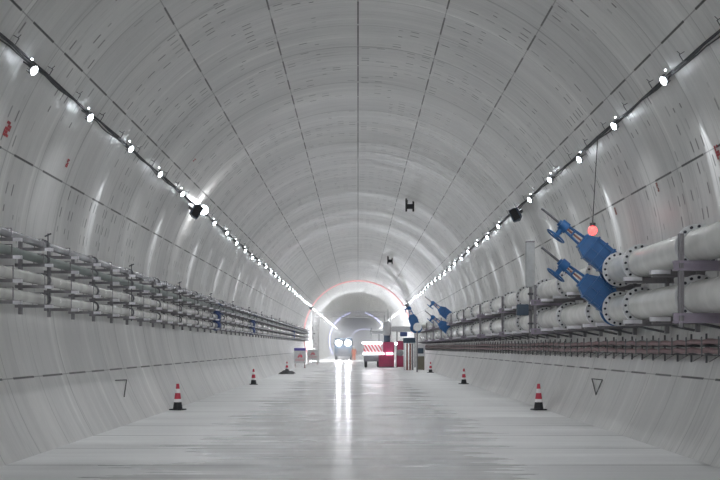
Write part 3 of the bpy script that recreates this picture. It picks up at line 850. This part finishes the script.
MB().sphere((0, -.01, 1.69), .125, .15, .13, 14, 8).build('helmet', M['white'], e)
mb = MB()
for sx in (-1, 1): mb.sphere((sx*.035, -.095, 1.655), .012, n=6, m=4)
mb.sphere((0, -.11, 1.63), .016, .02, .022, 6, 4).box(-.025, .025, -.098, -.088, 1.592, 1.60).build('face', M['skin'], e)
for sx in (-.12, .13):
    MB().sphere((sx, -.07, .05), .05, .14, .05, 10, 6).build('boot', M['black'], e)
mb = MB()
for s in (-1, 1):
    for k in range(4):
        mb.cyl((s*.235+.016*(k-1.5), -.14, .81), (s*.235+.016*(k-1.5), -.16, .745-.006*abs(k-1.5)), .008, n=5)
    mb.cyl((s*.235-.03*s, -.15, .83), (s*.235-.05*s, -.175, .785), .009, n=5)
mb.build('fingers', M['skin'], e)

# ------------------------------------------------------------------ marks painted on the lining
def patch(name, s, a, y, da, dy, m, lab, seed=0):
    """painted inspection mark: a ragged patch that follows the curved wall"""
    rg = random.Random(seed); mb = MB(); r0, r1 = R-.014, R-.009
    n = 5
    for i in range(n):
        for j in range(3):
            if rg.random() < .2: continue
            a0 = a+da*(i/n-.5); a1 = a+da*((i+.92)/n-.5); y0 = y+dy*(j/3-.5); y1 = y+dy*((j+.9)/3-.5)
            q = [onwall(s, aa, rr, yy) for rr in (r0, r1) for aa, yy in ((a0, y0), (a1, y0), (a1, y1), (a0, y1))]
            mb.add(q, [(0,1,2,3),(7,6,5,4),(0,4,5,1),(1,5,6,2),(2,6,7,3),(3,7,4,0)])
    tag(mb.build(name, M[m]), lab, 'wall mark')
def at_px(px, py):
    """angle and depth of the lining point seen at a pixel"""
    dx = px-358.0; dz = 347.0-py; c = ZC-CAMZ
    A = dx*dx+dz*dz; B = -2*dz*c; C_ = c*c-R*R
    t = (-B+math.sqrt(B*B-4*A*C_))/(2*A)
    X = dx*t; Z = dz*t
    return (1 if X > 0 else -1), math.atan2(abs(X), Z-c), F*t
for i, (px, py, m, da, dy, lab) in enumerate(((7, 129, 'mark', .075, .45, 'red painted patch on the upper left wall near the photo edge'), (67, 163, 'mark', .05, .25, 'small faded red mark on the left wall right of the larger red patch'),
        (718, 152, 'mark', .07, .3, 'red painted mark on the right wall at the picture edge'), (658, 187, 'rust', .055, .18, 'rusty red mark on the right wall above the near pipe flange'), (616, 211, 'rust', .05, .22, 'dark rusty mark on the right wall, right of the beacon wire'),
        (194, 160, 'mark', .03, .3, 'small red mark on the left wall below the lamp string'))):
    s, a, y = at_px(px, py)
    patch('wall_mark', s, a, y, da*.55, dy*.6, m, lab, i+2)
def line_mark(pts, lab, r=.012):
    P = []
    for px, py in pts:
        s, a, y = at_px(px, py); P.append((s, a))
    s0, a0, y0 = at_px(*pts[0])
    q = []
    for px, py in pts:
        s, a, y = at_px(px, py); q.append(onwall(s, a, R-.016, y))
    mb = MB()
    for k in range(len(q)-1): mb.cyl(q[k], q[k+1], r, n=6)
    tag(mb.build('bent_rod', M['markdark']), lab, 'rod')
line_mark([(115, 380.5), (126, 380), (123.5, 397)], 'thin dark bent rod shaped like a seven on the lower left wall')
line_mark([(592.5, 379), (603, 380), (596.5, 395), (592.5, 379)], 'thin dark triangular wire loop on the lower right wall')

# ------------------------------------------------------------------ world, haze, camera
w = bpy.data.worlds.new('world'); sc.world = w; w.use_nodes = True
bg = w.node_tree.nodes['Background']; bg.inputs[0].default_value = (.95, .97, 1, 1); bg.inputs[1].default_value = 3
# haze of the damp tunnel air: one closed body of air following the bore
ang = [math.radians(-119+238*k/40) for k in range(41)]
sec = [((R-.004)*math.sin(a), ZC+(R-.004)*math.cos(a)) for a in ang]
hv = MB(); n = len(sec)
vs = [(x, 100, z) for x, z in sec]+[(x, 340, z) for x, z in sec]
hv.add(vs, [tuple(range(n)), tuple(range(2*n-1, n-1, -1))]+[(i, n+i, n+(i+1) % n, (i+1) % n) for i in range(n)])
hm = bpy.data.materials.new('damp_air'); hm.use_nodes = True
nt = hm.node_tree; nt.nodes.clear()
vo = nt.nodes.new('ShaderNodeVolumeScatter'); vo.inputs['Color'].default_value = (.93, .95, 1, 1); vo.inputs['Density'].default_value = .0095; vo.inputs['Anisotropy'].default_value = .1
out = nt.nodes.new('ShaderNodeOutputMaterial'); nt.links.new(vo.outputs[0], out.inputs['Volume'])
HAZE = fixn(hv.build('haze', hm)); tag(HAZE, 'thin bluish haze hanging in the deep part of the tunnel', 'haze', kind='stuff')

cam = bpy.data.cameras.new('camera'); co = bpy.data.objects.new('camera', cam); COL.objects.link(co)
co.location = (0, 0, CAMZ); co.rotation_euler = (math.radians(90), 0, 0)
cam.sensor_width = 36; cam.lens = F/720*36; cam.shift_x = 2/720; cam.shift_y = 107/720; cam.clip_end = 2000; cam.clip_start = .1
sc.camera = co
vs_ = sc.view_settings
vs_.view_transform = 'Standard'; vs_.look = 'None'; vs_.gamma = 1; vs_.exposure = 1.62; vs_.use_curve_mapping = False
cy = sc.cycles
cy.use_denoising = True; cy.max_bounces = 8; cy.diffuse_bounces = 5; cy.glossy_bounces = 3; cy.volume_bounces = 0
cy.sample_clamp_indirect = 4.0; cy.use_light_tree = True
